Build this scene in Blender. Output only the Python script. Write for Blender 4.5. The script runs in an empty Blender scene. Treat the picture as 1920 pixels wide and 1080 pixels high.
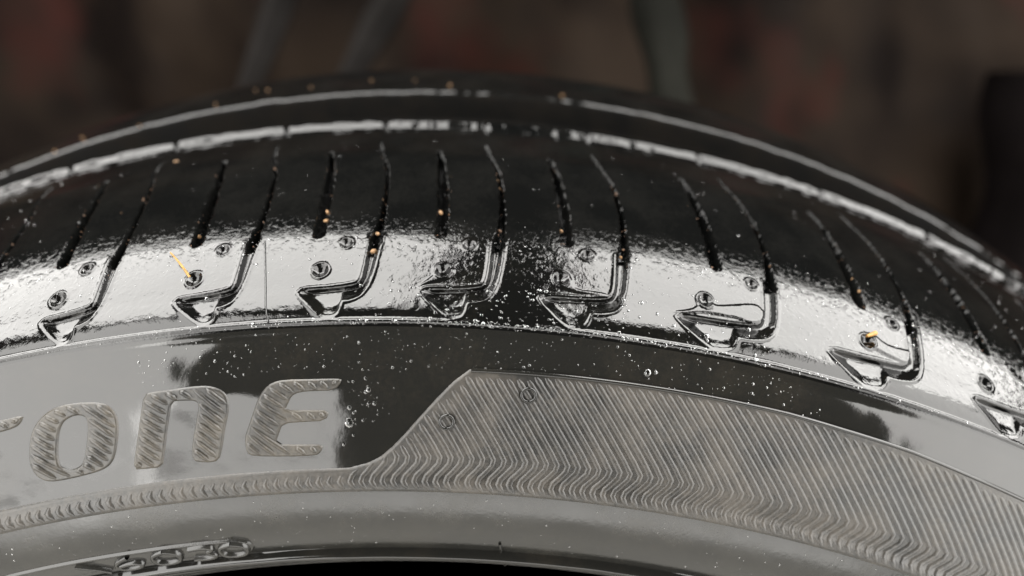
import bpy, math, random
import numpy as np
from mathutils import Matrix, Vector

scene = bpy.context.scene
col = scene.collection
rng = np.random.default_rng(7)
random.seed(7)

# ------------------------------------------------------------------ camera
cam_data = bpy.data.cameras.new('camera')
cam = bpy.data.objects.new('camera', cam_data)
col.objects.link(cam)
cam.matrix_world = Matrix(((0.997453, -0.06339766, -0.03268423, 0.0),
                           (-0.01483582, 0.26380563, -0.96446176, -0.19473821),
                           (0.0697669, 0.96249017, 0.26219316, 0.29817038),
                           (0, 0, 0, 1)))
cam_data.sensor_width = 36.0
cam_data.lens = 24.0
cam_data.clip_start = 0.004
cam_data.clip_end = 50.0
cam_data.dof.use_dof = True
cam_data.dof.focus_distance = 0.106
cam_data.dof.aperture_fstop = 24.0 / 3.0
scene.camera = cam

# ------------------------------------------------------------------ world, lamps, exposure
world = bpy.data.worlds.new('World')
scene.world = world
world.use_nodes = True
world.node_tree.nodes['Background'].inputs[0].default_value = (0.9, 0.85, 0.8, 1)
world.node_tree.nodes['Background'].inputs[1].default_value = 0.02
scene.view_settings.view_transform = 'Standard'
scene.view_settings.look = 'None'
scene.view_settings.exposure = 0.0
scene.view_settings.gamma = 1.0


def lamp(name, loc, target, sx, sy, radiance, colour=(1, 0.98, 0.945)):
    d = bpy.data.lights.new(name, 'AREA')
    d.shape = 'RECTANGLE'
    d.size, d.size_y = sx, sy
    d.energy = radiance * math.pi * sx * sy
    d.color = colour
    o = bpy.data.objects.new(name, d)
    col.objects.link(o)
    o.location = loc
    if target:
        o.rotation_euler = (Vector(target) - Vector(loc)).to_track_quat('-Z', 'Y').to_euler()
    return o


# two bright overhead lamps with a gap between them (where the photographer leans in)
lamp('overhead_lamp', (-0.61, -0.018, 0.80), None, 1.08, 0.365, 8.6).rotation_euler = (0, 0, math.radians(-13))
lamp('overhead_lamp', (0.67, -0.015, 0.80), None, 1.12, 0.34, 8.6).rotation_euler = (0, 0, math.radians(9))
# dimmer lamps at both sides, then added fill: a narrow strip and low lamps
lamp('side_lamp', (-0.92, -0.80, 0.80), (-0.08, -0.09, 0.7999), 0.90, 1.48, 5.0)
lamp('side_lamp', (1.05, -0.615, 0.80), (0.08, -0.09, 0.7999), 0.96, 1.48, 5.0)
lamp('side_lamp', (-0.42, -1.05, 0.195), (0, -0.09, 0.1949), 0.34, 0.13, 4.6)  # added filler strip, gives the grey reflection around the letters
lamp('low_fill_lamp', (0, -0.95, -0.13), (0, -0.09, 0.10), 1.3, 0.30, 3.0)  # low lamps are added fill, standing in for light bounced off the floor
lamp('low_fill_lamp', (-1.02, -0.66, -0.125), (-0.05, -0.09, -0.1249), 1.36, 0.36, 2.9)
lamp('low_fill_lamp', (1.15, -0.58, -0.125), (0.05, -0.09, -0.1249), 1.40, 0.36, 2.9)
lamp('low_fill_lamp', (-0.42, -1.05, 0.07), (0, -0.09, 0.0699), 0.34, 0.11, 3.0)

# ------------------------------------------------------------------ tyre surface: profile (r, y) and coordinates (theta deg, s mm)
CP = [(.3042, .000), (.3000, -.0124), (.2965, -.0255), (.2930, -.0384), (.2893, -.0510), (.2845, -.0640),
      (.2775, -.0785), (.2710, -.0880), (.2645, -.0942), (.2568, -.0968), (.2500, -.0983), (.2424, -.1000),
      (.2400, -.1009), (.2340, -.1011), (.2290, -.0995), (.2245, -.0965), (.2205, -.0925), (.2170, -.0870), (.2140, -.0790),
      (.2110, -.0680), (.2085, -.0570)]
YC = 0.012
MIR = [(r, 2 * YC - y) for r, y in CP][::-1]
ALL = np.array(MIR + [(.3064, YC)] + CP)


def catmull(P, n=40):
    P = np.vstack([2 * P[0] - P[1], P, 2 * P[-1] - P[-2]])
    out = []
    t = np.linspace(0, 1, n, endpoint=False)[:, None]
    for i in range(1, len(P) - 2):
        p0, p1, p2, p3 = P[i - 1:i + 3]
        out.append(.5 * (2 * p1 + (p2 - p0) * t + (2 * p0 - 5 * p1 + 4 * p2 - p3) * t ** 2 + (3 * p1 - p0 - 3 * p2 + p3) * t ** 3))
    out.append(P[-2][None])
    return np.vstack(out)


PC = catmull(ALL)
PS = np.concatenate([[0], np.cumsum(np.hypot(*np.diff(PC, axis=0).T))]) * 1000
PS = PS - PS[(len(MIR) + 1) * 40]
PS = PS - (PS[(len(MIR) + 2) * 40] - 12.76)
SMIN, SMAX = PS[0], PS[-1]


def prof(s):
    return np.interp(s, PS, PC[:, 0]), np.interp(s, PS, PC[:, 1])


def surf(th, s, h):
    """theta deg, s mm, h mm (outward) -> xyz"""
    r, y = prof(s)
    r1, y1 = prof(s - 2.0)
    r2, y2 = prof(s + 2.0)
    nr, ny = -(y2 - y1), (r2 - r1)
    ln = np.hypot(nr, ny)
    rr = r + nr / ln * h * .001
    yy = y + ny / ln * h * .001
    a = np.radians(th)
    return np.stack(np.broadcast_arrays(rr * np.sin(a), yy, rr * np.cos(a)), -1)


def sm(x):
    x = np.clip(x, 0, 1)
    return x * x * (3 - 2 * x)


def gauss(x, w):
    return np.exp(-(x / w) ** 2)


def seg_dist(px, py, pts, closed=False):
    n = len(pts)
    best = np.full(px.shape, 1e9)
    par = np.zeros(px.shape)
    for i in range(n if closed else n - 1):
        ax, ay = pts[i]
        bx, by = pts[(i + 1) % n]
        dx, dy = bx - ax, by - ay
        t = np.clip(((px - ax) * dx + (py - ay) * dy) / (dx * dx + dy * dy + 1e-12), 0, 1)
        d = np.hypot(px - ax - t * dx, py - ay - t * dy)
        par = np.where(d < best, i + t, par)
        best = np.minimum(best, d)
    return best, par


def inside(px, py, pts):
    r = np.zeros(px.shape, bool)
    n = len(pts)
    for i in range(n):
        ax, ay = pts[i]
        bx, by = pts[(i + 1) % n]
        c = ((ay > py) != (by > py))
        r ^= c & (px < (bx - ax) * (py - ay) / (by - ay + 1e-12) + ax)
    return r


def chaikin(pts, n=2, closed=True):
    P = np.array(pts, float)
    for _ in range(n):
        if closed:
            Q = np.roll(P, -1, 0)
            P = np.stack([.75 * P + .25 * Q, .25 * P + .75 * Q], 1).reshape(-1, 2)
        else:
            A, B = P[:-1], P[1:]
            M = np.stack([.75 * A + .25 * B, .25 * A + .75 * B], 1).reshape(-1, 2)
            P = np.vstack([P[:1], M[1:-1], P[-1:]])
    return P


# value noise on a lattice (for uneven water film and rubber)
def vnoise(x, y, seed):
    r = np.random.default_rng(seed).random((257, 257))
    xi, yi = np.floor(x).astype(int), np.floor(y).astype(int)
    fx, fy = x - xi, y - yi
    fx, fy = fx ** 3 * (fx * (fx * 6 - 15) + 10), fy ** 3 * (fy * (fy * 6 - 15) + 10)
    xi &= 255
    yi &= 255
    return (r[yi, xi] * (1 - fx) + r[yi, xi + 1] * fx) * (1 - fy) + (r[yi + 1, xi] * (1 - fx) + r[yi + 1, xi + 1] * fx) * fy - .5


MMD = 4.74  # mm per degree at the shoulder

# pitches: angle of the upright groove, and width factor of its notch
VERT = [-33.2, -28.2, -23.0, -18.0, -13.19, -8.34, -4.04, 0.23, 4.65, 10.08, 15.66, 20.9, 25.8, 30.7, 35.4]
WID = [.8, .8, .8, .75, .69, .77, .81, .86, 1.0, 1.24, 1.26, 1.1, 1.0, 1.0, 1.0]
DIM1 = [-1.7, -1.7, -1.7, -1.7, -1.65, -1.75, -1.74, -1.85, -2.22, -2.58, -2.08, -2.5, -2, -2, -2]
DIM2 = [-1.0, -1.0, -1.0, -1.0, -.95, -.99, -1.01, -1.03, -1.30, -.78, -.9, -1, -1, -1, -1]
SHEAR = [0, 0, .03, .03, .035, .06, .04, .03, 0, .01, .02, .02, 0, 0, 0]
LIPB = [v - .86 for v in VERT]
LIPB[9], LIPB[10] = 8.76, 14.57

NOTCH = [(1.73, 98.07), (1.87, 97.36), (2.39, 97.26), (2.91, 97.15), (3.53, 96.86), (4.01, 96.47), (4.18, 96.02),
         (4.27, 95.0), (4.33, 92.58), (4.36, 89.58), (4.4, 86.0),
         (4.83, 86.0), (4.78, 89.82), (4.73, 92.82), (4.68, 94.54), (4.61, 96.22), (4.49, 97.63), (4.25, 98.94),
         (3.78, 99.58), (3.49, 99.62), (3.41, 100.22), (3.34, 101.33), (3.23, 102.08), (2.95, 102.42), (2.67, 102.43),
         (2.4, 101.61), (2.13, 100.34), (1.88, 99.12)]
NREL = np.array([((a - 4.65), s) for a, s in NOTCH])
THIN = np.array([(0.0, 88.5), (.03, 84), (.07, 80), (0, 72), (-.15, 66), (-.35, 62), (-.6, 58), (-.82, 50), (-.86, 39.0)])
THICK = np.array([(-2.03, 85.6), (-2.08, 80), (-2.22, 71), (-2.42, 62), (-2.6, 57.5)])


def h_ring(s):
    """relief that runs all round the tyre (mm)"""
    h = np.zeros_like(s)
    # circumferential groove between shoulder rib and centre rib, and its mirror
    S2 = np.abs(s + 12.2) - 7.2      # distance from the crown (at s = -12.2), less 7.2
    g = sm((S2 - 18.4) / 1.3) * (1 - sm((S2 - 43.4) / 1.4))
    h -= 7.0 * g
    h += (1.15 * (1 - sm((S2 - 45.6) / 2.4)) - .5) * sm((S2 - 43.5) / 1.5) * (1 - sm((S2 - 52) / 12))   # turned-up edge of the shoulder rib
    h -= .4 * sm((S2 - 17.4) / .9) * (1 - sm((S2 - 18.4) / 1.3))                         # rounded edge of centre rib
    # line and step at the top of the sidewall
    h += .40 * (1 - sm((s - 103.3) / 2.3)) * sm((s - 96) / 6)
    h += .30 * gauss(s - 103.1, .34)
    # bead: flange line
    h -= .7 * gauss(s - 149.6, 1.3)
    return h


def h_relief(TH, S):
    """moulded relief of the shoulder: notches, sipes, dimples (mm)"""
    H = np.zeros(TH.shape)
    th1 = TH[0]
    s1 = S[:, 0]
    for k, v in enumerate(VERT):
        c0, c1 = np.searchsorted(th1, [v - 5.2, v + 1.6])
        if c1 - c0 < 2:
            continue
        # ---- notch
        r0, r1 = np.searchsorted(s1, [85.0, 104.5])
        if r1 - r0 > 1:
            x = (TH[r0:r1, c0:c1] - v) * MMD
            y = S[r0:r1, c0:c1]
            P = NREL.copy()
            narrow = np.clip(-P[:, 0] / .45, 0, 1)
            P[:, 0] *= 1 + (WID[k] - 1) * narrow
            P[:, 0] += SHEAR[k] * np.clip(P[:, 1] - 98.0, 0, 9) * np.clip(-P[:, 0] / .8, 0, 1)
            P[:, 0] *= MMD
            ins = inside(x, y, P)
            up = chaikin(P[0:11], 2, False)
            lo = chaikin(np.vstack([P[11:], P[:1]]), 2, False)
            du, _ = seg_dist(x, y, up)
            dl, _ = seg_dist(x, y, lo)
            LC = np.vstack([P[:1], P[27:14:-1]])
            ramp_ = np.interp(x, LC[:, 0], LC[:, 1]) - y
            ramp_ = np.where(y < 95.0, 9.0, ramp_) * .42
            dd = .95
            soft = -np.log(np.exp(-7.0 * ramp_) + np.exp(-7.0 * dd)) / 7.0
            dep = np.maximum(soft, 0) * sm(du / .6) * sm(dl / np.where(y < 96.0, .75, .4))
            fade = sm((y - 85.6) / 1.5)
            H[r0:r1, c0:c1] -= np.where(ins, dep * fade, 0)
            # swollen water edge around the notch
            dm = np.minimum(du, dl)
            H[r0:r1, c0:c1] += np.where(ins, 0, .10 * gauss(dm - .3, .26)) * fade
        # ---- dimples
        for (dx, sy, rad, dep) in ((DIM1[k], 93.8, 1.35, .85), (DIM2[k], 88.1, 1.1, .6)):
            r0, r1 = np.searchsorted(s1, [sy - 3.5, sy + 3.5])
            if r1 - r0 > 1:
                x = (TH[r0:r1, c0:c1] - v - dx) * MMD
                y = S[r0:r1, c0:c1] - sy
                d = np.hypot(x, y * .95)
                H[r0:r1, c0:c1] -= dep * (1 - np.clip(d / rad, 0, 1) ** 2.5) ** 1.6
                H[r0:r1, c0:c1] += .13 * gauss(d - rad * 1.06, .25)
                H[r0:r1, c0:c1] += .15 * gauss(np.hypot(x - .25, y - .5), .4)
        # ---- thin sipe that runs on from the notch, and wide sipe
        r0, r1 = np.searchsorted(s1, [39.2, 90.0])
        if r1 - r0 > 1:
            x = (TH[r0:r1, c0:c1] - v) * MMD * 1.05
            y = S[r0:r1, c0:c1]
            wob = .22 * vnoise(y * .7 + 31 * k, x * .0 + 3.3, 5) + .22 * vnoise(y * 2.1 + 17 * k, x * .6 + 8.3, 6)
            path = chaikin(THIN * (MMD * 1.05, 1), 2, False)
            d, _ = seg_dist(x + wob, y, path)
            w = np.interp(y, [40, 56, 66, 78, 84, 88], [.05, .10, .26, .38, .55, .95])
            H[r0:r1, c0:c1] -= 2.6 * (1 - sm((d - w * .55) / (w * .75))) * sm((y - 50) / 8) * (1 - sm((y - 86.5) / 2.0))
            path = chaikin(THICK * (MMD * 1.05, 1), 2, False)
            d, _ = seg_dist(x + wob * 1.4, y, path)
            w = np.interp(y, [57, 62, 75, 86], [.25, .55, .95, .95])
            H[r0:r1, c0:c1] -= 3.0 * (1 - sm((d - w * .7) / (w * .45)))
        # ---- nick in the turned-up edge
        r0, r1 = np.searchsorted(s1, [38.0, 47.0])
        if r1 - r0 > 1:
            cb0, cb1 = np.searchsorted(th1, [LIPB[k] - .6, LIPB[k] + .6])
            x = (TH[r0:r1, cb0:cb1] - LIPB[k]) * 5.1
            y = S[r0:r1, cb0:cb1]
            H[r0:r1, cb0:cb1] -= .75 * gauss(x - .25 * (y - 41), .42) * (1 - sm((y - 43.2) / 2.5))
    r0, r1 = np.searchsorted(s1, [39.0, 50.0])
    if r1 - r0 > 1:
        y = S[r0:r1]
        H[r0:r1] += (vnoise(TH[r0:r1] * 2.3 + 50, y * .35, 21) * .30 + vnoise(TH[r0:r1] * 9 + 50, y * .8, 22) * .06) * gauss(y - 42, 3.0) * sm((y - 39) / 2)
    r0, r1 = np.searchsorted(s1, [8.0, 15.0])
    if r1 - r0 > 1:
        y = S[r0:r1]
        H[r0:r1] += (vnoise(TH[r0:r1] * 1.7 + 50, y * .3, 23) * .35 + vnoise(TH[r0:r1] * 5 + 50, y * .6, 24) * .10) * gauss(y - 12.6, 2.0)
    # water swollen round the sixth notch and the seventh
    for pts, hh in (([(6.11, 97.42), (6.77, 96.29), (7.16, 95.39), (7.23, 93.72), (7.44, 92.73), (7.67, 93.03), (7.75, 94.45), (8.64, 93.21), (9.34, 92.11), (9.66, 93.02), (9.61, 95.74), (9.27, 96.67), (8.59, 96.43), (7.63, 96.45), (6.86, 97.22)], .22),
                    ([(13.2, 94.5), (13.4, 92.4), (13.9, 91.6), (14.3, 93.2), (15.0, 93.0), (15.4, 92.6), (15.5, 95.0), (15.0, 96.4), (14.2, 95.6)], .22),
                    ([(-2.5, 97.2), (-2.2, 95.8), (-1.7, 93.2), (-1.2, 93.0), (-1.15, 94.6), (-1.6, 96.0), (-2.1, 96.6)], .16),
                    ([(2.2, 95.5), (2.3, 93.2), (2.8, 92.9), (2.9, 95.4), (3.6, 95.3), (4.1, 95.6), (3.9, 96.5), (2.9, 96.4)], .14)):
        P = np.array(chaikin(pts, 2))
        c0, c1 = np.searchsorted(th1, [P[:, 0].min() - .3, P[:, 0].max() + .3])
        r0, r1 = np.searchsorted(s1, [P[:, 1].min() - 1.2, P[:, 1].max() + 1.2])
        if r1 - r0 > 1 and c1 - c0 > 1:
            x = TH[r0:r1, c0:c1] * MMD
            y = S[r0:r1, c0:c1]
            Q = P * (MMD, 1)
            d, _ = seg_dist(x, y, Q, True)
            d = np.where(inside(x, y, Q), d, -d)
            H[r0:r1, c0:c1] += hh * sm((d + .1) / .7)
    return H


def h_uneven(TH, S):
    """uneven rubber and clinging water film (mm)"""
    A = TH * MMD
    low = (vnoise(A * .13 + S * .10 + 40, S * .17 - A * .08 + 19, 1) + .6 * vnoise(A * .21 - S * .13 + 60, S * .19 + A * .17 + 49, 4)) * .10 * (.25 + .75 * sm((S - 99) / 6)) + vnoise(A * .35 + S * .22 + 10, S * .45 - A * .25 + 37, 2) * .016
    wet = sm((S - 83) / 6) * (1 - sm((S - 101) / 3))
    mid = vnoise(A * 1.1 + 5, S * 1.3 + 3, 3) * .022
    return low * sm((S - 78) / 8) * (1 - sm((S - 122) / 10)) * .55 + mid * wet


# ------------------------------------------------------------------ materials
def nodes_of(name):
    m = bpy.data.materials.new(name)
    m.use_nodes = True
    return m, m.node_tree.nodes, m.node_tree.links, m.node_tree.nodes['Principled BSDF']


def add_noise(N, L, scale, detail=4, rough=.55, co=None):
    n = N.new('ShaderNodeTexNoise')
    n.inputs['Scale'].default_value = scale
    n.inputs['Detail'].default_value = detail
    n.inputs['Roughness'].default_value = rough
    if co is not None:
        L.new(co, n.inputs['Vector'])
    return n


def ramp(N, L, src, p0, c0, p1, c1):
    r = N.new('ShaderNodeValToRGB')
    r.color_ramp.elements[0].position = p0
    r.color_ramp.elements[1].position = p1
    r.color_ramp.elements[0].color = (*c0, 1) if len(c0) == 3 else c0
    r.color_ramp.elements[1].color = (*c1, 1) if len(c1) == 3 else c1
    L.new(src, r.inputs[0])
    return r


def rubber(name, dark, dust, dust_p, rough0, rough1, bump, bump_scale, spec=.75, by_r=None):
    m, N, L, b = nodes_of(name)
    tc = N.new('ShaderNodeTexCoord').outputs['Object']
    big = add_noise(N, L, 90, 5, .6, tc)
    fine = add_noise(N, L, 1400, 3, .6, tc)
    mix = N.new('ShaderNodeMath'); mix.operation = 'MULTIPLY_ADD'
    L.new(fine.outputs[0], mix.inputs[0]); mix.inputs[1].default_value = .45
    L.new(big.outputs[0], mix.inputs[2])
    cr = ramp(N, L, mix.outputs[0], dust_p, dark, dust_p + .28, dust)
    L.new(cr.outputs[0], b.inputs['Base Color'])
    rr = ramp(N, L, big.outputs[0], .35, (rough0,) * 3, .7, (rough1,) * 3)
    L.new(rr.outputs[0], b.inputs['Roughness'])
    b.inputs['Specular IOR Level'].default_value = spec
    bn = add_noise(N, L, bump_scale, 4, .6, tc)
    bp = N.new('ShaderNodeBump')
    bp.inputs['Strength'].default_value = bump
    bp.inputs['Distance'].default_value = .0003
    L.new(bn.outputs[0], bp.inputs['Height'])
    L.new(bp.outputs[0], b.inputs['Normal'])
    if by_r:
        # coarser beads of water cling higher up the shoulder
        sp = N.new('ShaderNodeSeparateXYZ'); L.new(tc, sp.inputs[0])
        cx = N.new('ShaderNodeCombineXYZ'); L.new(sp.outputs[0], cx.inputs[0]); L.new(sp.outputs[2], cx.inputs[2])
        ln = N.new('ShaderNodeVectorMath'); ln.operation = 'LENGTH'; L.new(cx.outputs[0], ln.inputs[0])
        mr = N.new('ShaderNodeMapRange')
        mr.inputs['From Min'].default_value, mr.inputs['To Min'].default_value, mr.inputs['From Max'].default_value, mr.inputs['To Max'].default_value = by_r
        L.new(ln.outputs['Value'], mr.inputs['Value'])
        cn = add_noise(N, L, 1050, 2.5, .6, tc)
        bl = ramp(N, L, cn.outputs[0], .52, (0, 0, 0), .72, (1, 1, 1))
        b2 = N.new('ShaderNodeBump'); b2.inputs['Distance'].default_value = .0004
        L.new(mr.outputs[0], b2.inputs['Strength']); L.new(bl.outputs[0], b2.inputs['Height'])
        L.new(bp.outputs[0], b2.inputs['Normal']); L.new(b2.outputs[0], b.inputs['Normal'])
    return m


M_tread = rubber('tread_rubber', (.0035, .0037, .0036), (.007, .007, .0065), .62, .025, .05, .07, 1500, .5, (.283, .0, .275, .13))
M_groove = rubber('dirty_groove_rubber', (.004, .0038, .0034), (.010, .008, .006), .62, .6, .8, .3, 1300, .12)
M_shoulder = rubber('wet_shoulder_rubber', (.004, .004, .0038), (.009, .0085, .007), .70, .015, .03, .06, 2300, .8, (.264, .02, .2765, .14))
M_side = rubber('wet_sidewall_rubber', (.014, .0138, .0124), (.022, .020, .0165), .70, .045, .09, .02, 900, .8)
M_bead = rubber('bead_rubber', (.021, .0208, .019), (.032, .0305, .026), .66, .13, .30, .08, 1300, .8)
M_panel = rubber('dusty_ridged_rubber', (.024, .0234, .0216), (.066, .058, .048), .60, .30, .46, .2, 1700, .8)
M_letter = rubber('dusty_letter_rubber', (.021, .0202, .0182), (.078, .067, .051), .57, .28, .44, .2, 1700, .8)
M_liner = rubber('inner_rubber', (.006, .006, .006), (.012, .011, .010), .65, .4, .6, .1, 800, .4)


def simple(name, colour, rough, spec=.5, var=.0, scale=600):
    m, N, L, b = nodes_of(name)
    tc = N.new('ShaderNodeTexCoord').outputs['Object']
    n = add_noise(N, L, scale, 4, .6, tc)
    c0 = tuple(max(0, c * (1 - var)) for c in colour)
    c1 = tuple(c * (1 + var) for c in colour)
    cr = ramp(N, L, n.outputs[0], .35, c0, .68, c1)
    L.new(cr.outputs[0], b.inputs['Base Color'])
    b.inputs['Roughness'].default_value = rough
    b.inputs['Specular IOR Level'].default_value = spec
    return m


def water_mat():
    m, N, L, b = nodes_of('clear_water')
    b.inputs['Base Color'].default_value = (.9, .92, .92, 1)
    b.inputs['Roughness'].default_value = .02
    b.inputs['IOR'].default_value = 1.33
    b.inputs['Transmission Weight'].default_value = 1.0
    n = add_noise(N, L, 1500, 2, .5, N.new('ShaderNodeTexCoord').outputs['Object'])
    bp = N.new('ShaderNodeBump'); bp.inputs['Strength'].default_value = .05; bp.inputs['Distance'].default_value = .0002
    L.new(n.outputs[0], bp.inputs['Height']); L.new(bp.outputs[0], b.inputs['Normal'])
    return m


M_water = water_mat()
M_grit = simple('tan_grit', (.34, .20, .10), .55, .5, .45, 900)
M_grit2 = simple('brown_grit', (.15, .085, .05), .5, .5, .5, 900)
M_straw = simple('orange_straw', (.55, .30, .08), .45, .5, .3, 900)

# ------------------------------------------------------------------ mesh helpers
ROOT_LOC = Vector((0, YC, -0.3064))
PINV = Matrix.Translation(-ROOT_LOC)


def tag(o, label=None, cat=None, group=None, kind=None):
    for k, v in (('label', label), ('category', cat), ('group', group), ('kind', kind)):
        if v:
            o[k] = v
    return o


def mesh_obj(name, V, F, mat, parent=None, normals=None, smooth=True):
    me = bpy.data.meshes.new(name)
    V = np.ascontiguousarray(V, np.float32)
    F = np.asarray(F, np.int32)
    k = F.shape[1]
    me.vertices.add(len(V)); me.vertices.foreach_set('co', V.ravel())
    me.loops.add(F.size); me.loops.foreach_set('vertex_index', F.ravel())
    me.polygons.add(len(F))
    me.polygons.foreach_set('loop_start', np.arange(0, F.size, k, dtype=np.int32))
    me.polygons.foreach_set('use_smooth', np.full(len(F), smooth))
    me.update(calc_edges=True)
    me.materials.append(mat)
    if normals is not None:
        me.normals_split_custom_set_from_vertices(normals.tolist())
    o = bpy.data.objects.new(name, me)
    col.objects.link(o)
    if parent is not None:
        o.parent = parent
        if parent.type == 'EMPTY':
            o.matrix_parent_inverse = PINV
    return o


def grid_faces(nr, nc, flip=False):
    i = np.arange(nr - 1)[:, None] * nc + np.arange(nc - 1)[None]
    f = np.stack([i, i + 1, i + nc + 1, i + nc], -1).reshape(-1, 4)
    return f[:, ::-1] if flip else f


def grid_normals(X):
    du = np.gradient(X, axis=1)
    dv = np.gradient(X, axis=0)
    n = np.cross(dv, du)
    n /= np.linalg.norm(n, axis=-1, keepdims=True) + 1e-20
    return n


# ------------------------------------------------------------------ floor and backdrop (only what lies under and behind the tyre)
def build_floor():
    m, N, L, b = nodes_of('pale_concrete')
    tc = N.new('ShaderNodeTexCoord').outputs['Object']
    n1 = add_noise(N, L, 3, 6, .6, tc)
    cr = ramp(N, L, n1.outputs[0], .3, (.48, .47, .44), .7, (.62, .60, .56))
    L.new(cr.outputs[0], b.inputs['Base Color'])
    b.inputs['Roughness'].default_value = .8
    n2 = add_noise(N, L, 160, 5, .6, tc)
    bp = N.new('ShaderNodeBump'); bp.inputs['Strength'].default_value = .3; bp.inputs['Distance'].default_value = .004
    L.new(n2.outputs[0], bp.inputs['Height']); L.new(bp.outputs[0], b.inputs['Normal'])
    z = -0.3066
    k = 40
    g = np.linspace(-2.2, 2.2, k)
    X, Y = np.meshgrid(g, g - 0.9)
    V = np.stack([X, Y, np.full_like(X, z)], -1).reshape(-1, 3)
    o = mesh_obj('floor', V, grid_faces(k, k), m)
    tag(o, 'pale concrete floor under the tyre', 'floor', kind='structure')


def build_sheet():
    m, N, L, b = nodes_of('dark_brown_cloth')
    tc = N.new('ShaderNodeTexCoord').outputs['Object']
    n1 = add_noise(N, L, 7, 2, .5, tc)
    n2 = add_noise(N, L, 5.5, 3, .5, tc)
    c1 = ramp(N, L, n1.outputs[0], .36, (.0066, .0049, .0043), .66, (.0225, .0158, .0115))
    c2 = ramp(N, L, n2.outputs[0], .55, (0, 0, 0), .72, (1, 1, 1))
    mx = N.new('ShaderNodeMix'); mx.data_type = 'RGBA'
    L.new(c2.outputs[0], mx.inputs[0]); L.new(c1.outputs[0], mx.inputs[6]); mx.inputs[7].default_value = (.030, .010, .008, 1)
    L.new(mx.outputs[2], b.inputs['Base Color'])
    b.inputs['Roughness'].default_value = .6
    b.inputs['Specular IOR Level'].default_value = .03
    nx, nz = 260, 130
    x = np.linspace(-1.3, 1.3, nx)
    z = np.linspace(-0.3066, 0.85, nz)
    X, Z = np.meshgrid(x, z)
    lean = (Z - .3) * .18
    xs = X + lean
    Y = .56 + .030 * np.sin(xs * 13 + 1.1 * np.sin(Z * 5)) + .012 * np.sin(xs * 29 + 2 + Z * 3) + .09 * vnoise(xs * 6 + 20, Z * 5 + 5, 11) + .03 * vnoise(xs * 13, Z * 8, 12)
    V = np.stack([X, Y, Z], -1).reshape(-1, 3)
    o = mesh_obj('backdrop_sheet', V, grid_faces(nz, nx), m)
    tag(o, 'dark reddish brown crumpled sheet hanging out of focus behind the tyre', 'sheet', kind='structure')


build_floor()
build_sheet()


def hanging_band(name, pts, width, mat, label, cat, twist=.25, thick=.004):
    """a soft band hanging behind the tyre: (x, y, z) points, a rounded folded section swept down them"""
    P = np.array(pts, float)
    t = np.linspace(0, len(P) - 1, 40)
    C = np.stack([np.interp(t, np.arange(len(P)), P[:, i]) for i in range(3)], -1)
    k = 14
    ph = np.linspace(0, 2 * np.pi, k, endpoint=False)
    V = []
    for i, c in enumerate(C):
        a = twist * math.sin(i * .22)
        w = width * (.5 + .08 * math.sin(i * .5))
        u = np.cos(ph) * w
        v = np.sin(ph) * thick + .25 * width * np.cos(ph * 2 + .6)
        V.append(np.stack([c[0] + u * math.cos(a) - v * math.sin(a), c[1] + u * math.sin(a) + v * math.cos(a), np.full(k, c[2])], -1))
    F = [(i * k + j, i * k + (j + 1) % k, (i + 1) * k + (j + 1) % k, (i + 1) * k + j) for i in range(39) for j in range(k)]
    return tag(mesh_obj(name, np.vstack(V), F, mat), label, cat, 'grey bands hanging behind the tyre')


M_band = simple('grey_fold_highlight', (.0125, .0112, .0105), .7, .05, .35, 14)  # grey and olive bands are added for pale highlights on the sheet's folds
M_band3 = simple('near_black_cloth', (.0045, .0034, .0034), .8, .03, .3, 14)
M_band2 = simple('olive_fold_highlight', (.011, .011, .009), .7, .05, .35, 14)
hanging_band('hanging_band', [(-.115, .42, .60), (-.187, .42, .375), (-.235, .42, .25), (-.30, .42, -.3066)], .024, M_band, 'blurred slanting grey band added as a fold highlight behind the tyre, leftmost of the three', 'band')
hanging_band('hanging_band', [(-.02, .43, .60), (-.096, .43, .382), (-.150, .43, .28), (-.23, .43, -.3066)], .030, M_band, 'blurred slanting grey band added as a fold highlight behind the tyre, middle of the three', 'band')
hanging_band('hanging_band', [(.10, .42, .60), (.124, .42, .396), (.150, .42, .30), (.17, .42, -.3066)], .042, M_band2, 'blurred upright olive grey band added as a fold highlight behind the tyre, rightmost of the three', 'band')

hanging_band('hanging_band', [(.53, .48, .36), (.55, .48, .20), (.56, .48, .0), (.56, .48, -.3066)], .11, M_band3, 'blurred near-black band at the right edge behind the tyre', 'band')

# ------------------------------------------------------------------ the tyre
tyre = bpy.data.objects.new('tyre', None)
tyre.location = ROOT_LOC
col.objects.link(tyre)
tag(tyre, 'wet black rubber car tyre standing upright with ridged letters and notched shoulder', 'tyre')

TH_D = np.concatenate([np.arange(-35, -26, .11), np.arange(-26, 26, .0385), np.arange(26, 35.01, .11)])


def patch(name, s_rows, th_cols, mat, s_lo, s_hi, parent=tyre):
    """one heightfield part, with normals taken from a margin so that neighbours meet without a seam"""
    s_rows = np.asarray(s_rows)
    TH, S = np.meshgrid(th_cols, s_rows)
    H = h_ring(S) + h_relief(TH, S) + h_uneven(TH, S)
    X = surf(TH, S, H)
    Nn = grid_normals(X)
    m0, m1 = np.searchsorted(s_rows, [s_lo - 1e-6, s_hi - 1e-6])
    m1 += 1
    return X[m0:m1], Nn[m0:m1]


def emit(name, X, Nn, mat, parent=tyre):
    nr, nc = X.shape[:2]
    return mesh_obj(name, X.reshape(-1, 3), grid_faces(nr, nc, True), mat, parent, Nn.reshape(-1, 3))


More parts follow.
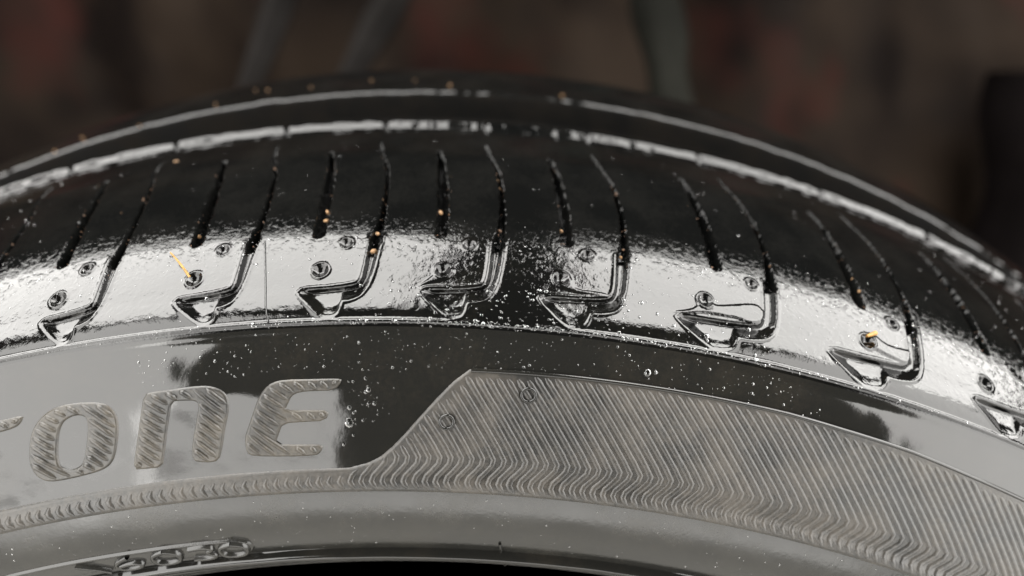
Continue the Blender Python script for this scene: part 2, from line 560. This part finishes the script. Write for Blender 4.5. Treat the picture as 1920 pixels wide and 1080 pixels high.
# centre rib and groove
rows = np.concatenate([np.arange(-40, 11, .6), np.arange(11, 15.01, .16)])
th_mid = np.arange(-35, 35.01, .1)
X, Nn = patch('tread_rib', rows, th_mid, M_tread, -37.8, 13.4)
emit('tread_rib', X, Nn, M_tread)
rows = np.concatenate([np.arange(13.0, 15.2, .16), np.arange(15.3, 37, .8), np.arange(37, 40.5, .2)])
s_lo = rows[np.searchsorted(rows, 13.4)]
X, Nn = patch('tread_groove', np.concatenate([[13.4], rows[rows > 13.41]]), th_mid, M_tread, 13.4, 38.4)
emit('tread_groove', X, Nn, M_groove)

# shoulder blocks, cut apart along the thin sipes
rows_b = np.concatenate([np.arange(37.6, 46, .15), np.arange(46, 58, .4), np.arange(58, 86, .30), np.arange(86, 86.9, .2)])
i86 = np.searchsorted(rows_b, 85.99)
TH, S = np.meshgrid(TH_D, rows_b)
XB = surf(TH, S, h_ring(S) + h_relief(TH, S) + h_uneven(TH, S))
NB = grid_normals(XB)
i0 = np.searchsorted(rows_b, 38.39)
cuts = [0] + [int(np.searchsorted(TH_D, v - .2)) for v in VERT if -34 < v < 34] + [len(TH_D) - 1]
for a, b_ in zip(cuts[:-1], cuts[1:]):
    if b_ - a < 3:
        continue
    emit('tread_block', XB[i0:i86 + 1, a:b_ + 1], NB[i0:i86 + 1, a:b_ + 1], M_tread)

# shoulder below the blocks
rows_s = np.concatenate([np.arange(85.4, 86, .2), np.arange(86, 104.6, .165)])
rows_s = np.unique(np.round(rows_s, 3))
X, Nn = patch('shoulder', rows_s, TH_D, M_shoulder, 86.0, 103.985)
S_TOP = rows_s[np.searchsorted(rows_s, 103.985 - 1e-6)]
emit('shoulder', X, Nn, M_shoulder)

# sidewall
th_side = np.concatenate([np.arange(-35, -26, .2), np.arange(-26, 26, .06), np.arange(26, 35.01, .2)])
rows = np.concatenate([[S_TOP - .2], np.arange(S_TOP, 107, .12), np.arange(107, 129.0, .4), [129.0, 129.4]])
X, Nn = patch('sidewall', rows, th_side, M_side, S_TOP, 129.0)
emit('sidewall', X, Nn, M_side)
rows = np.concatenate([[128.5], np.arange(129.0, 140, .5), np.arange(140, 141.4, .16), np.arange(141.4, 143, .07), np.arange(143, 154, .16), np.arange(154, SMAX, .8)])
X, Nn = patch('bead', rows, th_side, M_bead, 129.0, rows[-2])
emit('bead', X, Nn, M_bead)

# raised line above the bead: a ledge that faces up and out
r0_, y0_ = prof(np.array([141.6])); r0_, y0_ = r0_[0], y0_[0]
r9_, y9_ = prof(np.array([146.2])); r9_, y9_ = r9_[0], y9_[0]
ea = math.radians(50.3)
tr, ty = -math.cos(ea), -math.sin(ea)
sec = [(r0_ + .0004, y0_ + .0003)] + [(r0_ + tr * d_, y0_ + ty * d_) for d_ in np.linspace(0, .00125, 6)]
b1 = sec[-1]
sec += [(b1[0] - .00025, b1[1] - .00012), (b1[0] - .00055, b1[1] - .00008), (b1[0] - .0009, b1[1] + .00015)]
sec += [(sec[-1][0] + (r9_ - sec[-1][0]) * q, sec[-1][1] + (y9_ + .0003 - sec[-1][1]) * q) for q in (.35, .7, 1.0)]
sec = np.array(sec)
aa = np.radians(np.arange(-35, 35.01, .25))
wob = 1 + .0006 * vnoise(np.degrees(aa) * .8 + 40, aa * 0 + 2.5, 44)
V = np.stack([sec[:, :1] * (np.sin(aa) * wob)[None], np.repeat(sec[:, 1:], len(aa), 1), sec[:, :1] * (np.cos(aa) * wob)[None]], -1)
mesh_obj('rim_line', V.reshape(-1, 3), grid_faces(len(sec), len(aa), True), M_side, tyre)

# the far side and the rest of the ring, plain
th_c = np.arange(-35, 35.01, 1.0)
rows = np.concatenate([np.arange(SMIN, -60, 2.5), np.arange(-60, -30, .7)])
rows = np.append(rows[rows < -37.8], -37.8)
TH, S = np.meshgrid(th_c, rows)
X = surf(TH, S, h_ring(S))
emit('far_sidewall', X, grid_normals(X), M_tread)
th_r = np.arange(35, 325.01, 1.0)
rows = np.concatenate([np.arange(SMIN, -60, 2.5), np.arange(-60, 50, .8), np.arange(50, 100, 2), np.arange(100, 108, .3), np.arange(108, 138, 2), np.arange(138, SMAX, .6)])
TH, S = np.meshgrid(th_r, rows)
X = surf(TH, S, h_ring(S))
emit('lower_casing', X, grid_normals(X), M_side)
# inner liner
rL, yL = prof(np.array([SMAX - .4]))
ends = np.array([(rL[0], yL[0]), (.2110, -.050), (.222, -.066), (.245, -.082), (.262, -.078), (.280, -.050), (.288, -.015), (.288, .025), (.280, .060), (.262, .088), (.245, .092), (.222, .076), (.2110, .060), (rL[0], 2 * YC - yL[0])])
LN = catmull(ends, 6)
a = np.radians(np.arange(0, 360.1, 2))
V = np.stack([LN[:, :1] * np.sin(a)[None], np.repeat(LN[:, 1:], len(a), 1), LN[:, :1] * np.cos(a)[None]], -1)
emit('inner_liner', V, -grid_normals(V), M_liner)


M_rim = simple('black_steel', (.006, .006, .006), .55, .3, .3, 60)
RM = catmull(np.array([(.2090, -.046), (.2082, -.058), (.2068, -.0690), (.2025, -.0735), (.1970, -.0705), (.1930, -.060), (.1880, -.030), (.1880, .040), (.1970, .078), (.2068, .079), (.2090, .056)]), 6)
V = np.stack([RM[:, :1] * np.sin(a)[None], np.repeat(RM[:, 1:], len(a), 1), RM[:, :1] * np.cos(a)[None]], -1)
emit('wheel_rim', V, -grid_normals(V), M_rim)['label'] = 'black steel rim edge just below the bead'


# ------------------------------------------------------------------ raised pieces on the sidewall
def h_base(th, s):
    th, s = np.asarray(th, float), np.asarray(s, float)
    return h_ring(s) + h_uneven(th, s)


def raised_plate(name, outer, holes, height, mat, parent, mmd, step=.16, edge=.35, rim=.0, lower=0):
    """grid over an outline in (theta, s); sides run down below the sidewall"""
    O = np.array(outer) * (mmd, 1)
    Hs = [np.array(h) * (mmd, 1) for h in holes]
    x = np.arange(O[:, 0].min() - .4, O[:, 0].max() + .4, step)
    y = np.arange(O[:, 1].min() - .4, O[:, 1].max() + .4, step)
    X, Y = np.meshgrid(x, y)
    d, _ = seg_dist(X, Y, O, True)
    d = np.where(inside(X, Y, O), d, -d)
    for h in Hs:
        e, _ = seg_dist(X, Y, h, True)
        d = np.minimum(d, np.where(inside(X, Y, h), -e, e))
    hh = -.12 + (height + .12) * sm((d + .12) / edge)
    if rim:
        hh += rim * gauss(d - .42, .26)
    P = surf(X / mmd, Y, hh + h_base(X / mmd, Y))
    keep = d > -.3
    F = grid_faces(len(y), len(x), True)
    F = F[keep.ravel()[F].all(1)]
    idx = np.full(X.size, -1)
    used = np.unique(F)
    idx[used] = np.arange(len(used))
    return mesh_obj(name, P.reshape(-1, 3)[used], idx[F], mat, parent)


def strip(name, th, s, width, height, mat, parent, base=0.0, tip=True, mmd=4.2, jit=0.0):
    """ridge swept along a path in (theta, s): rounded section of five points"""
    th, s = np.asarray(th, float), np.asarray(s, float)
    x = th * mmd
    t = np.stack([np.gradient(x), np.gradient(s)], -1)
    t /= np.linalg.norm(t, axis=1, keepdims=True) + 1e-12
    nx, ns = -t[:, 1], t[:, 0]
    prof_w = np.array([-.5, -.33, 0, .33, .5])
    prof_h = np.array([-.12 / max(height, .01), .84, 1, .84, -.12 / max(height, .01)])
    sc = np.ones(len(th))
    if tip:
        sc[0] = sc[-1] = .15
    W = prof_w[None] * width * np.where(sc < 1, .5, 1)[:, None]
    if jit:
        sc = sc * (1 + jit * vnoise(s * .45 + 13, th * 1.7 + 60, 31) + .6 * jit * vnoise(s * 1.3 + 3, th * 5 + 90, 32))
    Hh = prof_h[None] * height * sc[:, None]
    TT = (x[:, None] + nx[:, None] * W) / mmd
    SS = s[:, None] + ns[:, None] * W
    P = surf(TT, SS, base + Hh + h_base(TT, SS))
    f = grid_faces(len(th), 5)
    return mesh_obj(name, P.reshape(-1, 3), f, mat, parent)


O_OUT = [(-16.07, 116.94), (-15.89, 115.18), (-15.66, 113.86), (-15.3, 112.67), (-14.83, 111.84), (-14.28, 111.73), (-13.65, 111.98), (-13.2, 112.42), (-12.94, 113.16), (-12.78, 114.39), (-12.75, 115.72), (-12.85, 117.91), (-13.01, 120.06), (-13.2, 121.62), (-13.49, 122.55), (-13.95, 122.98), (-14.67, 123.21), (-15.3, 123.28), (-15.74, 123.02), (-16.01, 122.22), (-16.17, 121.03), (-16.22, 119.47)]
O_IN = [(-15.17, 120.74), (-15.12, 118.89), (-14.98, 116.72), (-14.84, 115.32), (-14.65, 114.24), (-14.36, 113.71), (-14.06, 113.66), (-13.87, 114.09), (-13.82, 114.79), (-13.86, 116.08), (-13.97, 117.7), (-14.12, 119.48), (-14.28, 121.05), (-14.46, 121.67), (-14.78, 121.89), (-15.07, 121.47)]
N_OUT = [(-12.55, 123.43), (-12.27, 119.73), (-11.97, 115.7), (-11.7, 111.93), (-11.23, 111.86), (-10.77, 111.87), (-10.15, 111.72), (-9.52, 111.79), (-9.13, 112.37), (-8.87, 113.3), (-8.79, 114.57), (-8.85, 116.22), (-9.05, 118.73), (-9.19, 121.26), (-9.39, 123.61), (-9.86, 123.75), (-10.4, 123.17), (-10.22, 119.74), (-10.0, 116.91), (-9.86, 114.71), (-9.93, 113.93), (-10.41, 113.7), (-10.78, 113.68), (-10.93, 115.86), (-11.07, 117.81), (-11.3, 121.46), (-11.47, 123.64), (-12.05, 123.57)]
E_OUT = [(-8.38, 122.72), (-8.39, 120.47), (-8.25, 119.06), (-7.99, 116.52), (-7.78, 114.42), (-7.55, 112.99), (-7.25, 112.09), (-6.84, 111.78), (-5.85, 111.89), (-4.97, 111.92), (-4.85, 112.18), (-5.12, 113.72), (-5.87, 113.7), (-6.37, 113.81), (-6.62, 114.3), (-6.78, 115.59), (-6.89, 116.49), (-6.13, 116.64), (-5.33, 116.77), (-5.48, 118.41), (-6.25, 118.45), (-7.0, 118.54), (-7.16, 120.08), (-7.33, 121.7), (-6.48, 121.98), (-5.59, 122.05), (-5.71, 123.36), (-5.91, 123.79), (-7.03, 123.73), (-8.13, 123.35)]
T_OUT = [(-20.3, 112.1), (-18.06, 112.11), (-16.88, 112.19), (-15.98, 112.09), (-16.15, 113.21), (-16.4, 113.75), (-16.98, 113.97), (-18.18, 114.04), (-18.5, 118), (-18.8, 123.6), (-20.0, 123.6), (-19.7, 118), (-19.4, 114.0), (-20.3, 114.0)]
ML = 4.30  # mm per degree at the letters


def letter(outer, holes, label):
    o = raised_plate('letter', outer, holes, .30, M_letter, tyre, ML, step=.14, edge=.32, rim=.0)
    o['label'] = label
    P = np.array(outer) * (ML, 1)
    H = [np.array(h) * (ML, 1) for h in holes]
    # slanting ridges, clipped to the outline
    k = .86
    y0s = np.arange(P[:, 1].min() - k * np.ptp(P[:, 0]) - 2, P[:, 1].max() + 2, 1.72)
    for y0 in y0s:
        x = np.arange(P[:, 0].min(), P[:, 0].max(), .12)
        y = y0 + k * (x - P[:, 0].min()) + .25 * np.sin((x - x[0]) * .5)
        d, _ = seg_dist(x, y, P, True)
        ok = inside(x, y, P) & (d > .30)
        for h in H:
            e, _ = seg_dist(x, y, h, True)
            ok &= ~inside(x, y, h) & (e > .30)
        run = []
        for i in range(len(x) + 1):
            if i < len(x) and ok[i]:
                run.append(i)
            else:
                if len(run) >= 5:
                    ii = np.unique(np.linspace(run[0], run[-1], 6).astype(int))
                    strip('ridge', x[ii] / ML, y[ii], .86, .44, M_letter, o, base=.24, jit=.7, mmd=ML)
                run = []
    return o


letter(chaikin(T_OUT, 1), [], 'ridged letter t, only its crossbar end in view')
letter(chaikin(O_OUT, 2), [chaikin(O_IN, 2)], 'ridged letter o')
letter(chaikin(N_OUT, 1), [], 'ridged letter n')
letter(chaikin(E_OUT, 1), [], 'ridged letter e')

# ---- hatched panel right of the letters with its band of chevrons running on to the left
PANEL_L = [(-0.51, 110.2), (-1.04, 112.15), (-1.57, 114.72), (-2.12, 117.55), (-2.67, 120.42), (-3.14, 122.6), (-3.58, 124.19), (-4.01, 125.1), (-4.69, 125.82)]
PANEL_T = [(-0.51, 110.2), (2.6, 110.06), (6.93, 109.99), (10.84, 109.9), (12.89, 110.14), (15.64, 110.25), (17.9, 110.71), (20.38, 111.05), (24, 111.5), (34, 112.5)]
th_o = np.linspace(34, -34, 120)
outline = PANEL_T + [(a_, 129.5) for a_ in th_o] + [(a_, 125.9) for a_ in np.linspace(-34, -5.2, 50)] + PANEL_L[::-1][:-1]
panel = raised_plate('hatched_panel', outline, [], .30, M_panel, tyre, 4.25, step=.28, edge=.4, rim=.02)
panel['label'] = 'dusty hatched panel running into a band of chevrons'
PLa = np.array(PANEL_L)
PTa = np.array(PANEL_T)
tb = 1.31 - .388 * 92
while tb < 34:
    k = np.interp(tb, [1.3, 11.8, 20, 34], [.152, .222, .262, .29])
    s_path = [129.1, 128.4, 127.8, 127.0, 126.1, 125.0, 124.0]
    off = [-.33, -.47, -.54, -.47, -.25, -.04, 0.0]
    th_p = [tb + o_ for o_ in off]
    # straight part up to the panel's edge
    ss = np.linspace(123.0, 110.6, 19)
    for s_ in ss:
        a_ = tb - k * (124.0 - s_) + (.02 if s_ < 123 else 0)
        lim = np.interp(a_, PTa[:, 0], PTa[:, 1]) + .5 if a_ > -.51 else np.interp(a_, PLa[::-1, 0], PLa[::-1, 1]) + .45
        if a_ < -4.6 or s_ < lim:
            break
        th_p.append(a_)
        s_path.append(s_)
    keep = []
    for a_, s_ in zip(th_p, s_path):
        lim = 126.15 if a_ < -4.69 else (np.interp(a_, PLa[::-1, 0], PLa[::-1, 1]) + .35 if a_ < -.51 else 0)
        if s_ < lim:
            break
        keep.append((a_, s_))
    th_p, s_path = [q[0] for q in keep], [q[1] for q in keep]
    strip('ridge', th_p, s_path, random.uniform(1.02, 1.2), random.uniform(.19, .26) * float(np.interp(tb, [-4, 4, 12, 22], [1, 1, .72, .55])), M_panel, panel, base=.27, mmd=4.25, jit=.8)
    tb += .388

# raised edge strip along the top of the panel
tt = np.linspace(-.45, 30, 120)
strip('edge_strip', tt, np.interp(tt, PTa[:, 0], PTa[:, 1]) + .1, .7, .22, M_side, panel, base=.28, tip=False, mmd=4.3)
# round vent marks
for a_, s_ in ((-1.21, 118.42), (1.58, 113.48)):
    ph = np.linspace(0, 2 * np.pi, 20)
    strip('vent_mark', a_ + np.cos(ph) * 1.05 / 4.25, s_ + np.sin(ph) * 1.05, .55, .34, M_side, panel, base=.45, tip=False, mmd=4.25)
# mould seams
sx = np.interp(np.linspace(0, 1, 30), np.linspace(0, 1, 6), [-7.93, -7.79, -7.62, -7.48, -7.38, -7.26])
sy = np.interp(np.linspace(0, 1, 30), np.linspace(0, 1, 6), [86.65, 90.15, 94.65, 98.73, 101.52, 103.03])
strip('mould_seam', sx, sy, .34, .16, M_shoulder, tyre, tip=False)
strip('mould_seam', np.linspace(1.05, 1.5, 24), np.linspace(139.0, 151.5, 24), .55, .35, M_bead, tyre, tip=False)

# moulded code plate near the bead
PLATE = [(-19.5, 136.9), (-16.79, 136.8), (-13.8, 136.9), (-10.91, 136.9), (-9.27, 137.0), (-8.81, 137.8), (-8.68, 139.8), (-9.0, 141.0), (-9.7, 141.4), (-11.7, 141.4), (-14.3, 141.4), (-19.5, 141.4)]
plate = raised_plate('code_plate', chaikin(PLATE, 2), [], .30, M_bead, tyre, 4.0, step=.16, edge=.4, rim=.08)
plate['label'] = 'moulded plate with raised code characters'
CH = {
    'slash': [(-.5, -.9), (.1, -.1), (.5, .9)],
    'six': [(.1, -1), (-.35, -.5), (-.5, .2), (-.3, .85), (.25, .9), (.5, .4), (.2, -.05), (-.35, .2)],
    'zero': [(0, -1), (.42, -.7), (.5, 0), (.42, .7), (0, 1), (-.42, .7), (-.5, 0), (-.42, -.7), (0, -1)],
    'three': [(-.45, -.85), (.1, -1), (.45, -.6), (.05, -.05), (.48, .5), (.1, 1), (-.45, .8)],
}
for nm, a_ in (('slash', -15.2), ('six', -13.75), ('zero', -12.2), ('three', -10.7), ('zero', -9.5)):
    p = chaikin(CH[nm], 2, False)
    strip('character', a_ + p[:, 0] * 1.1, 139.2 + p[:, 1] * 1.6, .9, .75, M_bead, plate, base=.22, tip=False, mmd=4.0)

# ------------------------------------------------------------------ grit, straw and water on the tyre
def rough_pebble(name, th, s, h, size, mat, seed):
    r = np.random.default_rng(seed)
    phi = (1 + 5 ** .5) / 2
    V = np.array([(-1, phi, 0), (1, phi, 0), (-1, -phi, 0), (1, -phi, 0), (0, -1, phi), (0, 1, phi), (0, -1, -phi), (0, 1, -phi), (phi, 0, -1), (phi, 0, 1), (-phi, 0, -1), (-phi, 0, 1)]) / 1.9
    F = [(0, 11, 5), (0, 5, 1), (0, 1, 7), (0, 7, 10), (0, 10, 11), (1, 5, 9), (5, 11, 4), (11, 10, 2), (10, 7, 6), (7, 1, 8), (3, 9, 4), (3, 4, 2), (3, 2, 6), (3, 6, 8), (3, 8, 9), (4, 9, 5), (2, 4, 11), (6, 2, 10), (8, 6, 7), (9, 8, 1)]
    V = V * (1 + .35 * (r.random((12, 1)) - .5)) * size * .0005 * np.array([1, .65, 1.4])
    c = surf(np.array(th), np.array(s), np.array(h))
    o = mesh_obj(name, V, F, mat, smooth=False)
    o.location = Vector(c)
    o.rotation_euler = r.random(3) * 6
    return o


GRIT = [(-10.44, 83.39), (-10.9, 73.46), (-5.96, 81.62), (-6.0, 79.31), (-4.06, 85.43), (-4.09, 89.6), (0.14, 70.63), (0.04, 67.78), (22.25, 62.2), (13.75, 78.23), (10.31, 81.67), (4.56, 87.12), (4.67, 85.04), (4.74, 69.64), (4.65, 67.84), (2.44, 82.22), (-1.94, 79.37), (-1.6, 80.05), (0.24, 83.7), (7.49, 70.86), (14.27, 84.28), (13.87, 81.68), (7.44, 68.13), (-4.19, 75.52), (-1.75, 67.73), (-13.27, 52.19), (-13.95, 72.97), (-13.97, 69.31), (-8.18, 88.17), (-8.21, 92.24), (12.92, 76.97)]
GRIT_RIB = [(-12.6, 2), (-11.88, 4), (-17.95, 13.0), (-21.4, 8), (-6.62, 4), (-4.4, 5), (-9.6, 6), (-2.6, 9), (-14.3, 9), (10.16, 30), (4.32, 31), (3.0, 10), (-22.6, 12)]
ORD = ['first', 'second', 'third', 'fourth', 'fifth', 'sixth', 'seventh', 'eighth', 'ninth', 'tenth', 'eleventh', 'twelfth', 'thirteenth']
spots = {}
for i, (a_, s_) in enumerate(GRIT):
    best = min(((abs(v + np.interp(s_, THIN[::-1, 1], THIN[::-1, 0]) - a_), k, 'narrow') for k, v in enumerate(VERT)))
    best = min(best, min(((abs(v + np.interp(s_, THICK[::-1, 1], THICK[::-1, 0]) - a_), k, 'wide') for k, v in enumerate(VERT))))
    spots.setdefault((best[1], best[2]), []).append((s_, a_, i))
for (k, kind_), lst in spots.items():
    for rank, (s_, a_, i) in enumerate(sorted(lst)):
        o = rough_pebble('grit_grain', a_, s_, -.45, random.uniform(.35, 1.0), random.choice((M_grit, M_grit, M_grit2)), 100 + i)
        where = f'{ORD[min(max(k - 4, 0), 8)]} {kind_} sipe from the left'
        which = 'tan grit grain at the ' if len(lst) == 1 else f'tan grit grain, {ORD[rank]} from the top at the '
        tag(o, which + where, 'grit', 'grit grains caught on the tyre shoulder')
for rank, (a_, s_, i) in enumerate(sorted((a_, s_, i) for i, (a_, s_) in enumerate(GRIT_RIB))):
    o = rough_pebble('grit_grain', a_, s_, .3 if s_ < 14 else -5.0, random.uniform(.4, .85), M_grit, 300 + i)
    tag(o, f'tiny tan grit grain on the far tread rib, {ORD[rank]} from the left', 'grit', 'grit grains on the far tread rib')

# fine sand along the sipes
FV, FF = [], []
TET = np.array([(0, 0, 1), (.94, 0, -.33), (-.47, .82, -.33), (-.47, -.82, -.33)])
for _ in range(420):
    v = random.choice(VERT)
    s_ = rng.uniform(58, 92)
    if rng.random() < .5:
        a_ = v + np.interp(s_, THIN[::-1, 1], THIN[::-1, 0]) + rng.normal(0, .07)
    else:
        s_ = min(s_, 86)
        a_ = v + np.interp(s_, THICK[::-1, 1], THICK[::-1, 0]) + rng.choice((-1, 1)) * rng.normal(.17, .06)
    c = surf(np.array(a_), np.array(s_), np.array(rng.uniform(-.2, .05)))
    q = np.linalg.qr(rng.normal(size=(3, 3)))[0]
    n0 = len(FV) * 4
    FV.append(c + (TET * (.00006 + rng.exponential(.00005)) * (1, .7, 1.3)) @ q)
    FF += [(n0, n0 + 1, n0 + 2), (n0, n0 + 2, n0 + 3), (n0, n0 + 3, n0 + 1), (n0 + 1, n0 + 3, n0 + 2)]
tag(mesh_obj('fine_sand', np.vstack(FV), FF, M_grit2, smooth=False), 'fine brown sand clinging along the sipes of the tyre shoulder', 'sand', kind='stuff')

# straw lying at a dimple
p0 = surf(np.array(-10.98), np.array(88.9), np.array(1.6))
p1 = surf(np.array(-10.28), np.array(93.2), np.array(-.1))


def rod(name, p0, p1, r, mat, bend=0):
    p0, p1 = Vector(p0), Vector(p1)
    d = (p1 - p0).normalized()
    u = d.orthogonal().normalized(); w = d.cross(u)
    V, F = [], []
    n, k = 7, 6
    for i in range(n):
        t = i / (n - 1)
        c = p0.lerp(p1, t) + u * bend * math.sin(math.pi * t)
        rr = r * (.55 + .45 * t)
        for j in range(k):
            a = j * 2 * math.pi / k
            V.append(c + u * rr * math.cos(a) + w * rr * math.sin(a))
    for i in range(n - 1):
        for j in range(k):
            F.append((i * k + j, i * k + (j + 1) % k, (i + 1) * k + (j + 1) % k, (i + 1) * k + j))
    return mesh_obj(name, [tuple(v) for v in V], F, mat)


tag(rod('straw_bit', p0, p1, .00022, M_straw, .00012), 'thin orange bit of straw stuck at a dimple', 'straw')
tag(rod('plant_flake', surf(np.array(13.5), np.array(93.2), np.array(.5)), surf(np.array(13.88), np.array(92.0), np.array(.6)), .00042, M_straw), 'short yellow plant flake in the water beside a notch at right', 'flake')


def droplets():
    V, F = [], []
    nb = 0
    k = 8
    ang = np.arange(k) * 2 * np.pi / k

    def add(a_, s_, rad, flat=.55):
        nonlocal nb
        P = []
        for (rr, hh) in ((1.0, -.10), (.86, .42), (.5, .86)):
            P.append(np.stack([a_ + rr * rad * np.cos(ang) / MMD, s_ + rr * rad * np.sin(ang), np.full(k, hh * rad * flat)], -1))
        P.append(np.array([[a_, s_, rad * flat]]))
        P = np.vstack(P)
        hb = h_base(P[:, 0], P[:, 1])
        V.append(surf(P[:, 0], P[:, 1], P[:, 2] + hb.mean()))
        for r in range(2):
            for j in range(k):
                F.append((nb + r * k + j, nb + (r + 1) * k + j, nb + (r + 1) * k + (j + 1) % k, nb + r * k + (j + 1) % k))
        for j in range(k):
            F.append((nb + 2 * k + j, nb + 3 * k, nb + 3 * k, nb + 2 * k + (j + 1) % k))
        nb += 3 * k + 1

    for _ in range(800):                      # upper shoulder
        add(rng.uniform(-22, 22), 86 + abs(rng.normal(0, 5.0)), .035 + rng.exponential(.045))
    for _ in range(170):                       # stray specks on the tread blocks
        add(rng.uniform(-22, 22), rng.uniform(50, 85), .04 + rng.exponential(.05))
    for _ in range(420):                       # ring below the line
        add(rng.uniform(-12, 12), rng.uniform(104.5, 111), .035 + rng.exponential(.06))
    for _ in range(700):                       # beads along the line
        add(rng.normal(1.5, 5.5), 103.25 + rng.normal(0, .22), .05 + rng.exponential(.05))
    for _ in range(45):                        # drops beside the panel
        add(rng.normal(-4.1, .45), rng.normal(115.5, 2.6), .05 + rng.exponential(.10), .35)
    for _ in range(260):
        add(rng.uniform(-20, 20), rng.uniform(130, 141), .04 + rng.exponential(.05))
    for _ in range(240):
        add(rng.normal(1.5, 4.5), rng.uniform(96, 103), .06 + rng.exponential(.09))
    F3 = np.array([f if f[1] != f[2] else f for f in F])
    quads = F3[F3[:, 1] != F3[:, 2]]
    tris = F3[F3[:, 1] == F3[:, 2]][:, [0, 1, 3]]
    allF = np.vstack([quads[:, [0, 1, 2]], quads[:, [0, 2, 3]], tris])
    o = mesh_obj('water_droplets', np.vstack(V), allF[:, ::-1], M_water)
    tag(o, 'fine clear water droplets scattered over the wet tyre', 'water', kind='stuff')


droplets()
